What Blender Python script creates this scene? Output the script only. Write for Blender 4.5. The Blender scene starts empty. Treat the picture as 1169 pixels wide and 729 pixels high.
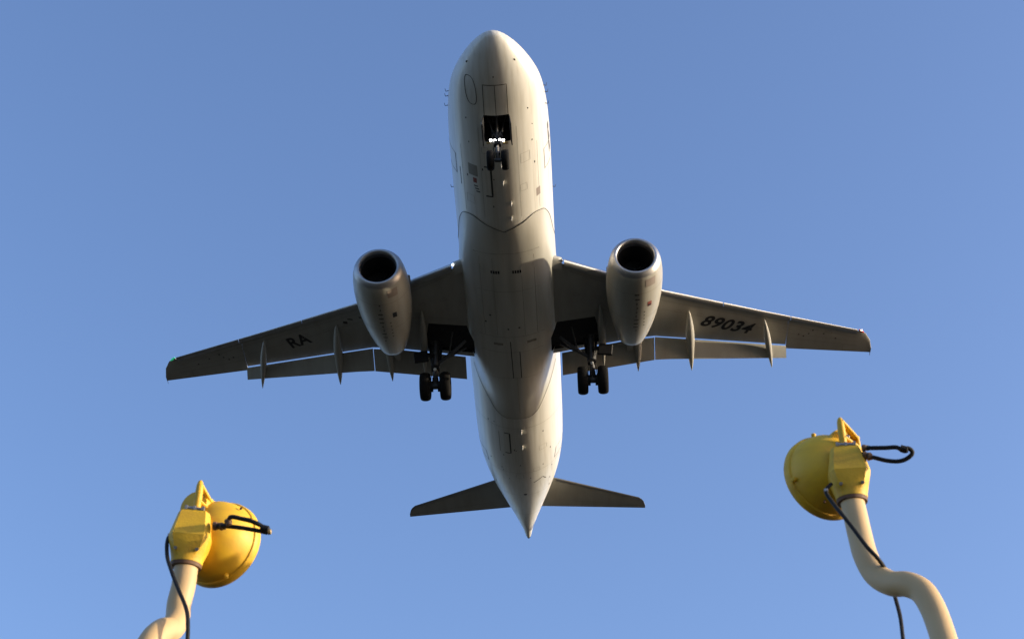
import bpy, bmesh, math, random
import numpy as np
from mathutils import Vector, Matrix, Euler
random.seed(7)
R = math.radians
scene = bpy.context.scene
col = scene.collection

# ------------------------------------------------------------------ camera
CAM_EL = 0.6761
CAM_Z = 1.6
cam_d = bpy.data.cameras.new('camera')
cam = bpy.data.objects.new('camera', cam_d); col.objects.link(cam)
cam_d.sensor_width = 36.0
cam_d.lens = 36.0 * 1908.2 / 1169.0
cam.location = (0, 0, CAM_Z)
cam.rotation_euler = (math.pi / 2 + CAM_EL, 0, 0)
cam_d.clip_start = 0.05; cam_d.clip_end = 20000
cam_d.dof.use_dof = True; cam_d.dof.focus_distance = 50.0; cam_d.dof.aperture_fstop = 14.0
scene.camera = cam

# ------------------------------------------------------------------ sky and sun
SUN_EL, SUN_AZ = 11.2, 6.0       # degrees; azimuth measured from +X towards -Y
sd = Vector((math.cos(R(SUN_EL)) * math.cos(R(SUN_AZ)), -math.cos(R(SUN_EL)) * math.sin(R(SUN_AZ)), math.sin(R(SUN_EL))))
w = bpy.data.worlds.new('World'); scene.world = w; w.use_nodes = True
nt = w.node_tree
bg = nt.nodes['Background']
sky = nt.nodes.new('ShaderNodeTexSky'); sky.sky_type = 'NISHITA'; sky.sun_disc = False
sky.sun_elevation = R(SUN_EL); sky.sun_rotation = math.atan2(sd.x, sd.y)
sky.altitude = 0; sky.air_density = 1.0; sky.dust_density = 2.0; sky.ozone_density = 3.4
tint = nt.nodes.new('ShaderNodeMix'); tint.data_type = 'RGBA'; tint.blend_type = 'MULTIPLY'; tint.inputs[0].default_value = 1.0; tint.inputs[7].default_value = (1.09, 0.96, 1.01, 1)
nt.links.new(sky.outputs[0], tint.inputs[6]); nt.links.new(tint.outputs[2], bg.inputs[0])
bg.inputs[1].default_value = 0.15
sun_d = bpy.data.lights.new('sun', 'SUN'); sun = bpy.data.objects.new('sun', sun_d); col.objects.link(sun)
sun_d.energy = 2.75; sun_d.angle = R(0.5); sun_d.color = (1.0, 0.87, 0.64)
sun.rotation_euler = sd.to_track_quat('Z', 'Y').to_euler()
sun.location = (60, -20, 60)
scene.view_settings.view_transform = 'Standard'; scene.view_settings.look = 'None'
scene.view_settings.gamma = 1.0
scene.view_settings.exposure = 1.27
scene.render.resolution_x = 1024; scene.render.resolution_y = 638

# ------------------------------------------------------------------ materials
def mat(name, color, rough=0.5, metal=0.0, coat=0.0, emit=None, es=0.0, vary=0.0, vscale=(1, 1, 1), vcol=None, spec=0.5, bump=0.0, bscale=20.0, vlo=0.45, vhi=0.7, detail=5):
    m = bpy.data.materials.new(name); m.use_nodes = True
    n = m.node_tree.nodes; l = m.node_tree.links; b = n['Principled BSDF']
    b.inputs['Base Color'].default_value = (*color, 1); b.inputs['Roughness'].default_value = rough
    b.inputs['Metallic'].default_value = metal; b.inputs['Coat Weight'].default_value = coat
    b.inputs['Specular IOR Level'].default_value = spec
    if emit: b.inputs['Emission Color'].default_value = (*emit, 1); b.inputs['Emission Strength'].default_value = es
    if vary > 0 or bump > 0:
        tc = n.new('ShaderNodeTexCoord'); mp = n.new('ShaderNodeMapping'); mp.inputs['Scale'].default_value = vscale
        l.new(tc.outputs['Object'], mp.inputs['Vector'])
        nz = n.new('ShaderNodeTexNoise'); nz.inputs['Scale'].default_value = 1.0; nz.inputs['Detail'].default_value = detail
        l.new(mp.outputs[0], nz.inputs['Vector'])
        if vary > 0:
            rp = n.new('ShaderNodeValToRGB'); rp.color_ramp.elements[0].position = vlo; rp.color_ramp.elements[1].position = vhi
            rp.color_ramp.elements[0].color = (0, 0, 0, 1); rp.color_ramp.elements[1].color = (vary, vary, vary, 1)
            l.new(nz.outputs[0], rp.inputs[0])
            mx = n.new('ShaderNodeMix'); mx.data_type = 'RGBA'
            l.new(rp.outputs[0], mx.inputs[0])
            mx.inputs[6].default_value = (*color, 1); mx.inputs[7].default_value = (*(vcol or [c * 0.5 for c in color]), 1)
            l.new(mx.outputs[2], b.inputs['Base Color'])
            mr = n.new('ShaderNodeMapRange'); mr.inputs[3].default_value = rough * 0.85; mr.inputs[4].default_value = min(1, rough * 1.25)
            l.new(nz.outputs[0], mr.inputs[0]); l.new(mr.outputs[0], b.inputs['Roughness'])
        if bump > 0:
            n2 = n.new('ShaderNodeTexNoise'); n2.inputs['Scale'].default_value = bscale; l.new(tc.outputs['Object'], n2.inputs['Vector'])
            bp = n.new('ShaderNodeBump'); bp.inputs['Strength'].default_value = bump; bp.inputs['Distance'].default_value = 0.01
            l.new(n2.outputs[0], bp.inputs['Height']); l.new(bp.outputs[0], b.inputs['Normal'])
    return m

M = {}
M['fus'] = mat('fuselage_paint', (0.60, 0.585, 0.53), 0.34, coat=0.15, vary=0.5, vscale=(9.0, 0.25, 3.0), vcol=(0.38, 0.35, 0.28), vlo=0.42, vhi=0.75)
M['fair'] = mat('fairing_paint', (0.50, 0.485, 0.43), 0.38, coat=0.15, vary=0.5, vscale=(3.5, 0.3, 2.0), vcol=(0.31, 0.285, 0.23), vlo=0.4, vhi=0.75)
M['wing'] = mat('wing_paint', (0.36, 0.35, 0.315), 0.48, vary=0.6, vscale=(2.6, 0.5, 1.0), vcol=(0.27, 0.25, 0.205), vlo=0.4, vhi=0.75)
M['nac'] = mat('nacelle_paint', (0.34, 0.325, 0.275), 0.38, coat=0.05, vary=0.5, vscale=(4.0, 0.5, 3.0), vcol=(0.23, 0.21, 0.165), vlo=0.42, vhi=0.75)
M['metal'] = mat('bare_metal', (0.42, 0.41, 0.40), 0.44, metal=1.0, vary=0.4, vscale=(2, 2, 2))
M['steel'] = mat('gear_steel', (0.09, 0.09, 0.095), 0.42, metal=0.6, vary=0.5, vscale=(9, 9, 9))
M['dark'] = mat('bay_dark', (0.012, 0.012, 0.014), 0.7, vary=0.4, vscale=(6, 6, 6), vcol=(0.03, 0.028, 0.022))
M['duct'] = mat('duct_dark', (0.02, 0.018, 0.016), 0.5)
M['fan'] = mat('fan_titanium', (0.10, 0.095, 0.09), 0.4, metal=0.8)
M['tyre'] = mat('tyre_rubber', (0.007, 0.007, 0.007), 0.9, spec=0.15, vary=0.6, vscale=(12, 12, 12), vcol=(0.014, 0.013, 0.012))
M['seam'] = mat('seam_dark', (0.035, 0.033, 0.03), 0.7)
M['faint'] = mat('seam_faint', (0.24, 0.22, 0.18), 0.6)
M['ink'] = mat('marking_black', (0.006, 0.006, 0.007), 0.4)
M['red'] = mat('marking_red', (0.22, 0.05, 0.035), 0.5)
M['grey'] = mat('placard_grey', (0.24, 0.20, 0.17), 0.5)
M['white'] = mat('mast_white', (0.75, 0.75, 0.72), 0.4)
M['glass'] = mat('window_glass', (0.02, 0.025, 0.03), 0.06, spec=0.8)
M['lamp_on'] = mat('lit_lamp', (0.9, 0.9, 0.9), 0.3, emit=(1.0, 0.98, 0.93), es=7.0)
M['land_on'] = mat('lit_landing_lamp', (0.9, 0.9, 0.9), 0.2, emit=(0.85, 0.93, 1.0), es=2.0)
M['green'] = mat('green_lens', (0.02, 0.4, 0.2), 0.15, emit=(0.05, 1.0, 0.45), es=0.12)
M['redl'] = mat('red_lens', (0.45, 0.03, 0.02), 0.15, emit=(1.0, 0.1, 0.03), es=0.05)
M['yel'] = mat('yellow_enamel', (0.64, 0.38, 0.012), 0.58, vary=0.75, vscale=(14, 14, 22), vcol=(0.46, 0.25, 0.018), bump=0.08, bscale=140, vlo=0.42, vhi=0.72, detail=8)
M['bowl'] = mat('yellow_bowl_enamel', (0.68, 0.40, 0.010), 0.55, vary=0.75, vscale=(9, 9, 20), vcol=(0.44, 0.23, 0.015), bump=0.03, bscale=120, vlo=0.42, vhi=0.75, detail=8)
M['pole'] = mat('cream_pole_paint', (0.54, 0.37, 0.175), 0.5, vary=0.35, vscale=(7, 7, 3), vcol=(0.40, 0.26, 0.115), bump=0.06, bscale=160, vlo=0.4, vhi=0.75, detail=8)
M['gasket'] = mat('brown_gasket', (0.13, 0.065, 0.03), 0.7, vary=0.6, vscale=(60, 60, 60))
M['cable'] = mat('black_cable', (0.010, 0.010, 0.010), 0.7, spec=0.25, bump=0.2, bscale=200)
M['zinc'] = mat('zinc_bolt', (0.35, 0.34, 0.33), 0.45, metal=0.8, vary=0.7, vscale=(80, 80, 80), vcol=(0.16, 0.12, 0.09))
M['brass'] = mat('brass_end', (0.5, 0.36, 0.16), 0.4, metal=0.8)
M['lens'] = mat('lamp_glass', (0.6, 0.62, 0.62), 0.05, spec=0.8)

# ------------------------------------------------------------------ mesh helpers
def finish(me, smooth=True, ang=35):
    bm = bmesh.new(); bm.from_mesh(me)
    bmesh.ops.recalc_face_normals(bm, faces=bm.faces); bm.to_mesh(me); bm.free()
    if smooth:
        me.polygons.foreach_set('use_smooth', [True] * len(me.polygons))
        me.set_sharp_from_angle(angle=R(ang))
    me.update()

class MB:
    def __init__(s): s.v = []; s.f = []
    def add(s, vs, fs):
        o = len(s.v); s.v += [tuple(map(float, v)) for v in vs]; s.f += [tuple(i + o for i in f) for f in fs]
    def loft(s, rings, cap0=True, cap1=True, closed=True):
        n = len(rings[0]); vs = [v for r in rings for v in r]; fs = []
        for i in range(len(rings) - 1):
            for j in range(n if closed else n - 1):
                k = (j + 1) % n
                fs.append((i * n + j, i * n + k, (i + 1) * n + k, (i + 1) * n + j))
        if cap0: fs.append(tuple(range(n)))
        if cap1: fs.append(tuple(range((len(rings) - 1) * n, len(rings) * n)))
        s.add(vs, fs)
    def tube(s, path, rad, n=16, cap=True):
        path = [Vector(p) for p in path]
        if not hasattr(rad, '__len__'): rad = [rad] * len(path)
        t0 = (path[1] - path[0]).normalized(); a = t0.orthogonal().normalized(); rings = []
        for i, p in enumerate(path):
            if i == 0: t = t0
            elif i == len(path) - 1: t = (path[i] - path[i - 1]).normalized()
            else: t = (path[i + 1] - path[i - 1]).normalized()
            a = (a - t * a.dot(t)).normalized(); b = t.cross(a)
            rings.append([p + (a * math.cos(2 * math.pi * k / n) + b * math.sin(2 * math.pi * k / n)) * rad[i] for k in range(n)])
        s.loft(rings, cap, cap)
    def lathe(s, c, axis, prof, n=48, cap0=False, cap1=False):
        c = Vector(c); ax = Vector(axis).normalized(); a = ax.orthogonal().normalized(); b = ax.cross(a)
        rings = [[c + ax * t + (a * math.cos(2 * math.pi * k / n) + b * math.sin(2 * math.pi * k / n)) * r for k in range(n)] for t, r in prof]
        s.loft(rings, cap0, cap1)
    def box(s, c, size, rot=None, bev=0.0):
        hx, hy, hz = size[0] / 2, size[1] / 2, size[2] / 2
        m = rot if rot is not None else Matrix.Identity(3)
        def P(x, y, z): return Vector(c) + m @ Vector((x, y, z))
        b = min(bev, hx * .45, hy * .45)
        if b > 0:
            o = [(hx - b, -hy), (hx, -hy + b), (hx, hy - b), (hx - b, hy), (-hx + b, hy), (-hx, hy - b), (-hx, -hy + b), (-hx + b, -hy)]
        else: o = [(hx, -hy), (hx, hy), (-hx, hy), (-hx, -hy)]
        s.loft([[P(x, y, -hz) for x, y in o], [P(x, y, hz) for x, y in o]])
    def build(s, name, m, parent=None, smooth=True, ang=35, loc=None):
        me = bpy.data.meshes.new(name); me.from_pydata(s.v, [], s.f); me.materials.append(m)
        finish(me, smooth, ang)
        o = bpy.data.objects.new(name, me); col.objects.link(o)
        if parent: o.parent = parent
        if loc: o.location = loc
        return o
    def build_each(s, name, m, parent, **k):   # every loose piece becomes an object of its own
        par = list(range(len(s.v)))
        def find(i):
            while par[i] != i: par[i] = par[par[i]]; i = par[i]
            return i
        for f_ in s.f:
            for i in f_[1:]: par[find(i)] = find(f_[0])
        groups = {}
        for f_ in s.f: groups.setdefault(find(f_[0]), []).append(f_)
        out = []
        for fl in groups.values():
            ids = sorted({i for f_ in fl for i in f_}); mp = {a: b for b, a in enumerate(ids)}
            q = MB(); q.add([s.v[i] for i in ids], [tuple(mp[i] for i in f_) for f_ in fl]); out.append(q.build(name, m, parent, **k))
        return out[0]

def boolean_cut(o, cutters):
    for c in cutters:
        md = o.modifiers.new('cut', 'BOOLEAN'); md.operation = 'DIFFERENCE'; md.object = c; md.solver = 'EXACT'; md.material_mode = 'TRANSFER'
    bpy.context.view_layer.update()
    dg = bpy.context.evaluated_depsgraph_get()
    me = bpy.data.meshes.new_from_object(o.evaluated_get(dg))
    o.modifiers.clear(); o.data = me
    me.set_sharp_from_angle(angle=R(32))

def cr(tab, x):   # smooth monotone-ish interpolation of a table
    xs = [t[0] for t in tab]; ys = [t[1] for t in tab]
    if x <= xs[0]: return ys[0]
    if x >= xs[-1]: return ys[-1]
    i = max(k for k in range(len(xs) - 1) if xs[k] <= x)
    h = xs[i + 1] - xs[i]; d = (ys[i + 1] - ys[i]) / h
    def slope(k):
        if k == 0: return (ys[1] - ys[0]) / (xs[1] - xs[0])
        if k == len(xs) - 1: return (ys[-1] - ys[-2]) / (xs[-1] - xs[-2])
        a = (ys[k] - ys[k - 1]) / (xs[k] - xs[k - 1]); b = (ys[k + 1] - ys[k]) / (xs[k + 1] - xs[k])
        return 0 if a * b <= 0 else 2 * a * b / (a + b)
    m0, m1 = slope(i), slope(i + 1); t = (x - xs[i]) / h
    return (2 * t**3 - 3 * t**2 + 1) * ys[i] + (t**3 - 2 * t**2 + t) * h * m0 + (-2 * t**3 + 3 * t**2) * ys[i + 1] + (t**3 - t**2) * h * m1

def tag(o, label, cat, group=None, kind=None):
    if label: o['label'] = label
    if cat: o['category'] = cat
    if group: o['group'] = group
    if kind: o['kind'] = kind

# ------------------------------------------------------------------ ground
gm = bpy.data.materials.new('grass_field'); gm.use_nodes = True
n = gm.node_tree.nodes; l = gm.node_tree.links; b = n['Principled BSDF']; b.inputs['Roughness'].default_value = 0.9
tc = n.new('ShaderNodeTexCoord'); nz = n.new('ShaderNodeTexNoise'); nz.inputs['Scale'].default_value = 0.8; nz.inputs['Detail'].default_value = 10
rp = n.new('ShaderNodeValToRGB'); rp.color_ramp.elements[0].color = (0.006, 0.007, 0.003, 1); rp.color_ramp.elements[1].color = (0.017, 0.017, 0.008, 1)
rp.color_ramp.elements[0].position = 0.3; rp.color_ramp.elements[1].position = 0.7
l.new(tc.outputs['Object'], nz.inputs['Vector']); l.new(nz.outputs[0], rp.inputs[0]); l.new(rp.outputs[0], b.inputs['Base Color'])
g = MB(); N = 24
def gpos(i): 
    t = (i / N) * 2 - 1
    return math.copysign(abs(t) ** 3 * 5000, t)
gv = []; gf = []
for i in range(N + 1):
    for j in range(N + 1):
        x, y = gpos(i), gpos(j); r = math.hypot(x, y)
        gv.append((x, y, 0.15 * math.sin(x * .07) * math.cos(y * .05) * min(1, max(0, (r - 12) / 40))))
for i in range(N):
    for j in range(N):
        a = i * (N + 1) + j; gf.append((a, a + N + 1, a + N + 2, a + 1))
g.add(gv, gf); ground = g.build('ground', gm); tag(ground, None, None, kind='structure')

# ------------------------------------------------------------------ AIRLINER
# model frame: origin on the nose, x towards the aircraft's left wing, y aft, z up, metres
OFF = Vector((0, 13.0, -3.6))
ROT = Euler((0, 0, 0)).to_matrix()
def rm(a, ax): return Matrix.Rotation(a, 3, ax)
ROT = rm(-0.0474, 'Z') @ rm(-R(2.5), 'X') @ rm(-0.0154, 'Y')
TT = Vector((-0.6428, 35.0055, 39.9951 + CAM_Z))
plane = bpy.data.objects.new('airliner', None); col.objects.link(plane)
plane.rotation_euler = ROT.to_euler(); plane.location = TT + ROT @ OFF
tag(plane, 'white twin-jet airliner overhead with landing gear down and 89034 under its wing', 'airplane')
PL = -OFF

T_W = [(0, 0), (.03, .16), (.1, .29), (.25, .47), (.45, .65), (.8, .90), (1.2, 1.13), (1.8, 1.38), (2.5, 1.53), (3.3, 1.62), (4.2, 1.67), (5.2, 1.69), (9.0, 1.705), (14, 1.73), (19.5, 1.73), (21, 1.71), (22.2, 1.63), (23.5, 1.46), (25, 1.16), (26.5, .80), (27.8, .47), (28.7, .25), (29.2, .15), (29.4, .11)]
T_B = [(0, -.45), (.03, -.56), (.1, -.655), (.25, -.79), (.45, -.92), (.8, -1.10), (1.2, -1.27), (1.8, -1.46), (2.5, -1.59), (3.3, -1.67), (4.2, -1.72), (5.2, -1.73), (18.5, -1.73), (20, -1.69), (21.5, -1.52), (23, -1.22), (25, -.70), (27, -.12), (28.5, .27), (29.2, .42), (29.4, .46)]
T_T = [(0, -.45), (.03, -.35), (.1, -.26), (.25, -.13), (.45, .01), (.8, .22), (1.2, .42), (1.8, .74), (2.4, 1.12), (3.0, 1.40), (3.8, 1.60), (5.0, 1.71), (6.5, 1.73), (21, 1.73), (24, 1.66), (26.5, 1.45), (28.3, 1.08), (29.2, .78), (29.4, .68)]
def fsec(y): a, zb, zt = cr(T_W, y), cr(T_B, y), cr(T_T, y); return a, (zb + zt) / 2, (zt - zb) / 2
def fpt(y, th):  # th measured from straight down, positive to +x
    a, zc, b = fsec(y); return (a * math.sin(th), y, zc - b * math.cos(th))
def fz(x, y):
    a, zc, b = fsec(y); q = min(.9999, abs(x) / max(a, 1e-4)); return zc - b * math.sqrt(1 - q * q)
ys = [0.0001, .01, .03, .06, .1, .16, .25, .35, .45, .6, .8, 1, 1.2, 1.5, 1.8, 2.15, 2.5, 2.9, 3.3, 3.8, 4.2, 4.7, 5.2] + [5.2 + .65 * i for i in range(1, 22)] + [19.5 + .4 * i for i in range(0, 23)] + [28.5, 28.7, 28.95, 29.2, 29.4]
ys = sorted(set(round(v, 4) for v in ys))
f = MB(); NT = 96
f.loft([[fpt(y, 2 * math.pi * k / NT) for k in range(NT)] for y in ys])
fuselage = f.build('fuselage', M['fus'], ang=50)

# belly fairing
T_F0 = [(0, 7.62), (20, 7.35), (39, 7.10), (52, 7.22), (64, 7.75), (76, 8.9), (84, 9.4)]
T_F1 = [(0, 17.95), (12, 17.95), (24, 17.75), (40, 16.9), (60, 15.75), (76, 14.7), (84, 14.5)]
def fair_pt(s, v):   # s in -1..1 across, v in 0..1 along
    deg = s * 84; th = R(deg); y0, y1 = cr(T_F0, abs(deg)), cr(T_F1, abs(deg))
    y = y0 + (y1 - y0) * v
    ri = min(1, max(0, (y - y0) / 2.4)); ro = min(1, max(0, (y1 - y) / 3.0))
    sm = lambda t: t * t * (3 - 2 * t)
    e = sm(ri) * sm(ro)
    off = .012 + e * cr([(0, .22), (25, .25), (48, .31), (60, .24), (72, .12), (84, .03)], abs(deg))
    a, zc, bb = fsec(y)
    return ((a + off) * math.sin(th), y, zc - (bb + off) * math.cos(th))
def fair_z(x, y):
    best = None
    for k in range(0, 43):
        s = (1 if x >= 0 else -1) * k / 42; deg = abs(s) * 84; y0, y1 = cr(T_F0, deg), cr(T_F1, deg)
        if y0 <= y <= y1:
            p = fair_pt(s, (y - y0) / (y1 - y0)); d = abs(p[0] - x)
            if best is None or d < best[0]: best = (d, p[2])
    if best and best[0] < .05: return min(best[1], fz(x, y))
    return fz(x, y)
fb = MB(); NS, NV = 64, 70
outer = [[fair_pt(-1 + 2 * i / NS, j / NV) for i in range(NS + 1)] for j in range(NV + 1)]
def inner(p): 
    a, zc, bb = fsec(p[1]); th = math.atan2(p[0], -(p[2] - zc)); r = .86
    return (a * r * math.sin(th), p[1], zc - bb * r * math.cos(th))
vs = [p for row in outer for p in row]; n0 = len(vs); vs += [inner(p) for p in vs]
fs = []; W_ = NS + 1
for j in range(NV):
    for i in range(NS):
        a = j * W_ + i; q = (a, a + 1, a + W_ + 1, a + W_); fs.append(q); fs.append(tuple(n0 + k for k in reversed(q)))
edge = [(0 * W_ + i) for i in range(NS)] + [j * W_ + NS for j in range(NV)] + [NV * W_ + i for i in range(NS, 0, -1)] + [j * W_ for j in range(NV, 0, -1)]
for i in range(len(edge)):
    a, b2 = edge[i], edge[(i + 1) % len(edge)]; fs.append((a, b2, n0 + b2, n0 + a))
fb.add(vs, fs); fairing = fb.build('belly_fairing', M['fair'], ang=50)

# wing geometry
KD = 0.149
def zref(x): return -1.2 + KD * (x - 1.7)
T_LE = [(0.6, 8.83), (1.7, 9.57), (3.5, 10.72), (5.65, 12.2), (9.5, 14.24), (13.3, 16.2), (13.6, 16.5), (13.82, 16.95), (13.93, 17.5)]
T_TE = [(0.6, 14.74), (1.7, 14.74), (4.4, 14.60), (5.3, 14.68), (7.0, 15.25), (10.43, 16.42)]
def lin(tab, x):
    return float(np.interp(x, [t[0] for t in tab], [t[1] for t in tab]))
T_AIL = [(10.43, 16.68), (13.93, 17.76)]
T_TH = [(0.6, .72), (1.7, .64), (5.6, .42), (10, .25), (13.3, .15), (13.93, .05)]
def naca(s): return 5 * (0.2969 * math.sqrt(s) - .126 * s - .3516 * s * s + .2843 * s**3 - .1036 * s**4) * 0.998
SLAT = .30   # the fixed leading edge sits this far behind the slat edge
def wsec(x, tip=False):
    sl = SLAT if 2.0 < x < 13.2 else .30 if x <= 2.0 else (.30 - .27 * min(1, (x - 13.2) / .10)) * min(1, (13.93 - x) / .3 + .3)
    y0 = lin(T_LE, x) + sl
    if x > 10.44 or tip: y1 = lin(T_AIL, x); smax = 1.0
    else: y1 = lin(T_TE, x); smax = .80
    return y0, y1, smax, lin(T_TH, x)
def wlow(x, y):
    y0, y1, smax, t = wsec(x); s = min(1, max(0, (y - y0) / (y1 - y0))) * smax
    return zref(x) + .10 - t * .5 * naca(s)
def build_wing(sg):
    m = MB(); P = 22
    xs1 = [0.6, 1.7, 2.4, 3.5, 4.6, 5.3, 5.65, 7.0, 8.5, 9.5, 10.43]
    xs2 = [10.45, 11.5, 12.5, 13.19, 13.33, 13.45, 13.6, 13.72, 13.82, 13.89, 13.93]
    for xs in (xs1, xs2):
        rings = []
        for x in xs:
            y0, y1, smax, t = wsec(x, xs is xs2); r = []
            for i in range(P + 1):
                q = (1 - math.cos(math.pi * i / P)) / 2; s = q * smax
                r.append((sg * x, y0 + (y1 - y0) * q, zref(x) + .10 - t * .5 * naca(s)))
            for i in range(P, 0 if smax == 1 else 0, -1):
                q = (1 - math.cos(math.pi * i / P)) / 2; s = q * smax
                if smax == 1 and i == P: continue
                r.append((sg * x, y0 + (y1 - y0) * q, zref(x) + .10 + t * .5 * naca(s)))
            rings.append(r)
        m.loft(rings)
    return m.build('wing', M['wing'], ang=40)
wings = {sg: build_wing(sg) for sg in (-1, 1)}

# bays cut out of skin
def cutter(boxes):
    c = MB()
    for a in boxes: c.box(*a)
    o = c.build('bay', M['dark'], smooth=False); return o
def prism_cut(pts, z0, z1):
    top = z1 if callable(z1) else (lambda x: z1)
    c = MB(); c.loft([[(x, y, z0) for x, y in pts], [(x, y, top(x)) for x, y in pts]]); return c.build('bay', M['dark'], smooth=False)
for sg in (-1, 1):
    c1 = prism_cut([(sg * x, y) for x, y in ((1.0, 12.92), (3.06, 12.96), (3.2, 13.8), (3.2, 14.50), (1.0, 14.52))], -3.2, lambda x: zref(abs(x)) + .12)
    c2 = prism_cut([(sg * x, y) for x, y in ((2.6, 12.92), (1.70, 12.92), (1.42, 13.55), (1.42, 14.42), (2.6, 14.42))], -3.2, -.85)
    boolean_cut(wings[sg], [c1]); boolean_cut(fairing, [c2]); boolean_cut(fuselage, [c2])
    for c in (c1, c2): bpy.data.objects.remove(c)
cn = prism_cut([(-.41, 2.47), (.41, 2.47), (.41, 3.52), (-.41, 3.52)], -2.4, -.75)
boolean_cut(fuselage, [cn]); bpy.data.objects.remove(cn)
for o in (fuselage, fairing, wings[-1], wings[1]):
    o.parent = plane; o.location = PL

# ribbon decals following a surface seen from below
def ribbon(pts, wdt, zf, off=.004, closed=False, m=None):
    m = m or MB(); P = []
    for i in range(len(pts) - (0 if closed else 1)):
        a = Vector(pts[i]); b2 = Vector(pts[(i + 1) % len(pts)]); k = max(1, int((b2 - a).length / .08))
        for j in range(k): P.append(a.lerp(b2, j / k))
    if not closed: P.append(Vector(pts[-1]))
    L = []; n = len(P)
    for i, p in enumerate(P):
        q0 = P[(i - 1) % n] if closed or i > 0 else P[i]; q1 = P[(i + 1) % n] if closed or i < n - 1 else P[i]
        t = (q1 - q0).normalized(); nn = Vector((-t.y, t.x)) * wdt / 2
        for q in (p + nn, p - nn): L.append((q.x, q.y, zf(q.x, q.y) - off))
    fs = [(2 * i, 2 * i + 1, 2 * i + 3, 2 * i + 2) for i in range(n - 1)]
    if closed: fs.append((2 * n - 2, 2 * n - 1, 1, 0))
    m.add(L, fs); return m
def patch(cx, cy, w_, h_, zf, off=.004, m=None, n=4):
    m = m or MB(); vs = []
    for i in range(n + 1):
        for j in range(n + 1):
            x, y = cx - w_ / 2 + w_ * i / n, cy - h_ / 2 + h_ * j / n; vs.append((x, y, zf(x, y) - off))
    m.add(vs, [(i * (n + 1) + j, (i + 1) * (n + 1) + j, (i + 1) * (n + 1) + j + 1, i * (n + 1) + j + 1) for i in range(n) for j in range(n)])
    return m

# fuselage details
ov = [(-.77 + .04 * math.sin(t) + .17 * math.copysign(abs(math.cos(t)) ** .7, math.cos(t)), 1.68 + .46 * math.copysign(abs(math.sin(t)) ** .85, math.sin(t))) for t in np.linspace(0, 2 * math.pi, 25)[:-1]]
ribbon(ov, .020, fz, closed=True).build('hatch_outline', M['seam'], fuselage)
d = ribbon([(-.38, 2.46), (-.38, 1.42), (.38, 1.42), (.38, 2.46)], .020, fz); ribbon([(0, 1.44), (0, 2.46)], .018, fz, m=d)
d.build_each('gear_door_seam', M['seam'], fuselage)
m = MB()
for x, y, r in ((-.83, .88, .042), (.66, .80, .042), (-.02, 1.16, .025), (-.98, 2.75, .03), (1.0, 2.5, .03), (1.12, 3.2, .02), (.05, 24.1, .07), (-.95, 3.7, .025)):
    for _ in (0,): m.lathe((x, y, fz(x, y) - .005), (0, 0, 1), [(0, r), (.01, r)], n=12, cap0=True, cap1=True)
m.build_each('sensor_port', M['ink'], fuselage)
# cargo door edges (bracket shaped), forward and aft
m = ribbon([(-.52, 4.62), (-.30, 4.62), (-.30, 5.95), (-.52, 5.95)], .06, fz)
m.build('cargo_door_edge', M['seam'], fuselage)
m = ribbon([(-.60, 18.95), (-.38, 18.95), (-.38, 20.3), (-.60, 20.3)], .05, fz); m.build('cargo_door_edge', M['seam'], fuselage)
ribbon([(-.80, 18.95), (-.80, 20.3)], .02, fz).build('cargo_door_edge', M['faint'], fuselage)
m = MB(); patch(-.86, 5.35, .12, .22, fz, m=m); m.build('red_stencil', M['red'], fuselage)
m = MB(); 
for k in range(3): patch(-.84 + .03 * k, 5.60 + .12 * k, .13, .05, fz, m=m)
patch(-.90, 4.9, .30, .5, fz, m=MB()).build('stencil_panel', M['faint'], fuselage)
m.build_each('stencil_text', M['ink'], fuselage)
patch(1.22, 6.25, .13, .36, fz).build('stencil_panel', M['grey'], fuselage)
ribbon([(.44, 23.0), (.82, 22.7), (.94, 23.0)], .04, fz).build('tail_strake_seam', M['seam'], fuselage)
for x, y in ((.06, 4.45), (.08, 5.25), (.3, 6.25), (.28, 6.95), (.10, 18.75), (.10, 19.8)):
    m = MB(); z = fz(x, y); L = .14 if y < 10 else .24
    m.loft([[(x - .018, y - L / 2, z + .02), (x + .018, y - L / 2, z + .02), (x + .018, y + L / 2, z + .02), (x - .018, y + L / 2, z + .02)],
            [(x - .006, y - L / 4 + .06, z - .11), (x + .006, y - L / 4 + .06, z - .11), (x + .006, y + L / 3 + .05, z - .11), (x - .006, y + L / 3 + .05, z - .11)]])
    m.build('drain_mast', M['white'], fuselage)
# ring seams of the skin
for y in (8.6, 18.6, 21.9, 24.2, 26.6):
    m = MB(); ths = [R(-100 + 200 * k / 80) for k in range(81)]; vs = []
    for t in ths:
        for dy in (-.006, .006):
            p = Vector(fpt(y + dy, t)); a, zc, bb = fsec(y); c = Vector((0, y, zc)); vs.append(p + (p - c).normalized() * .004)
    m.add(vs, [(2 * i, 2 * i + 1, 2 * i + 3, 2 * i + 2) for i in range(80)]); m.build('skin_seam', M['faint'], fuselage)
for x in (-1.25, -.62, .62, 1.25):
    ribbon([(x * .75 if y < 3 else x, y) for y in (3.0 if abs(x) < 1 else 4.0, 5, 7.0)], .008, fz).build('skin_seam', M['faint'], fuselage)
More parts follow.
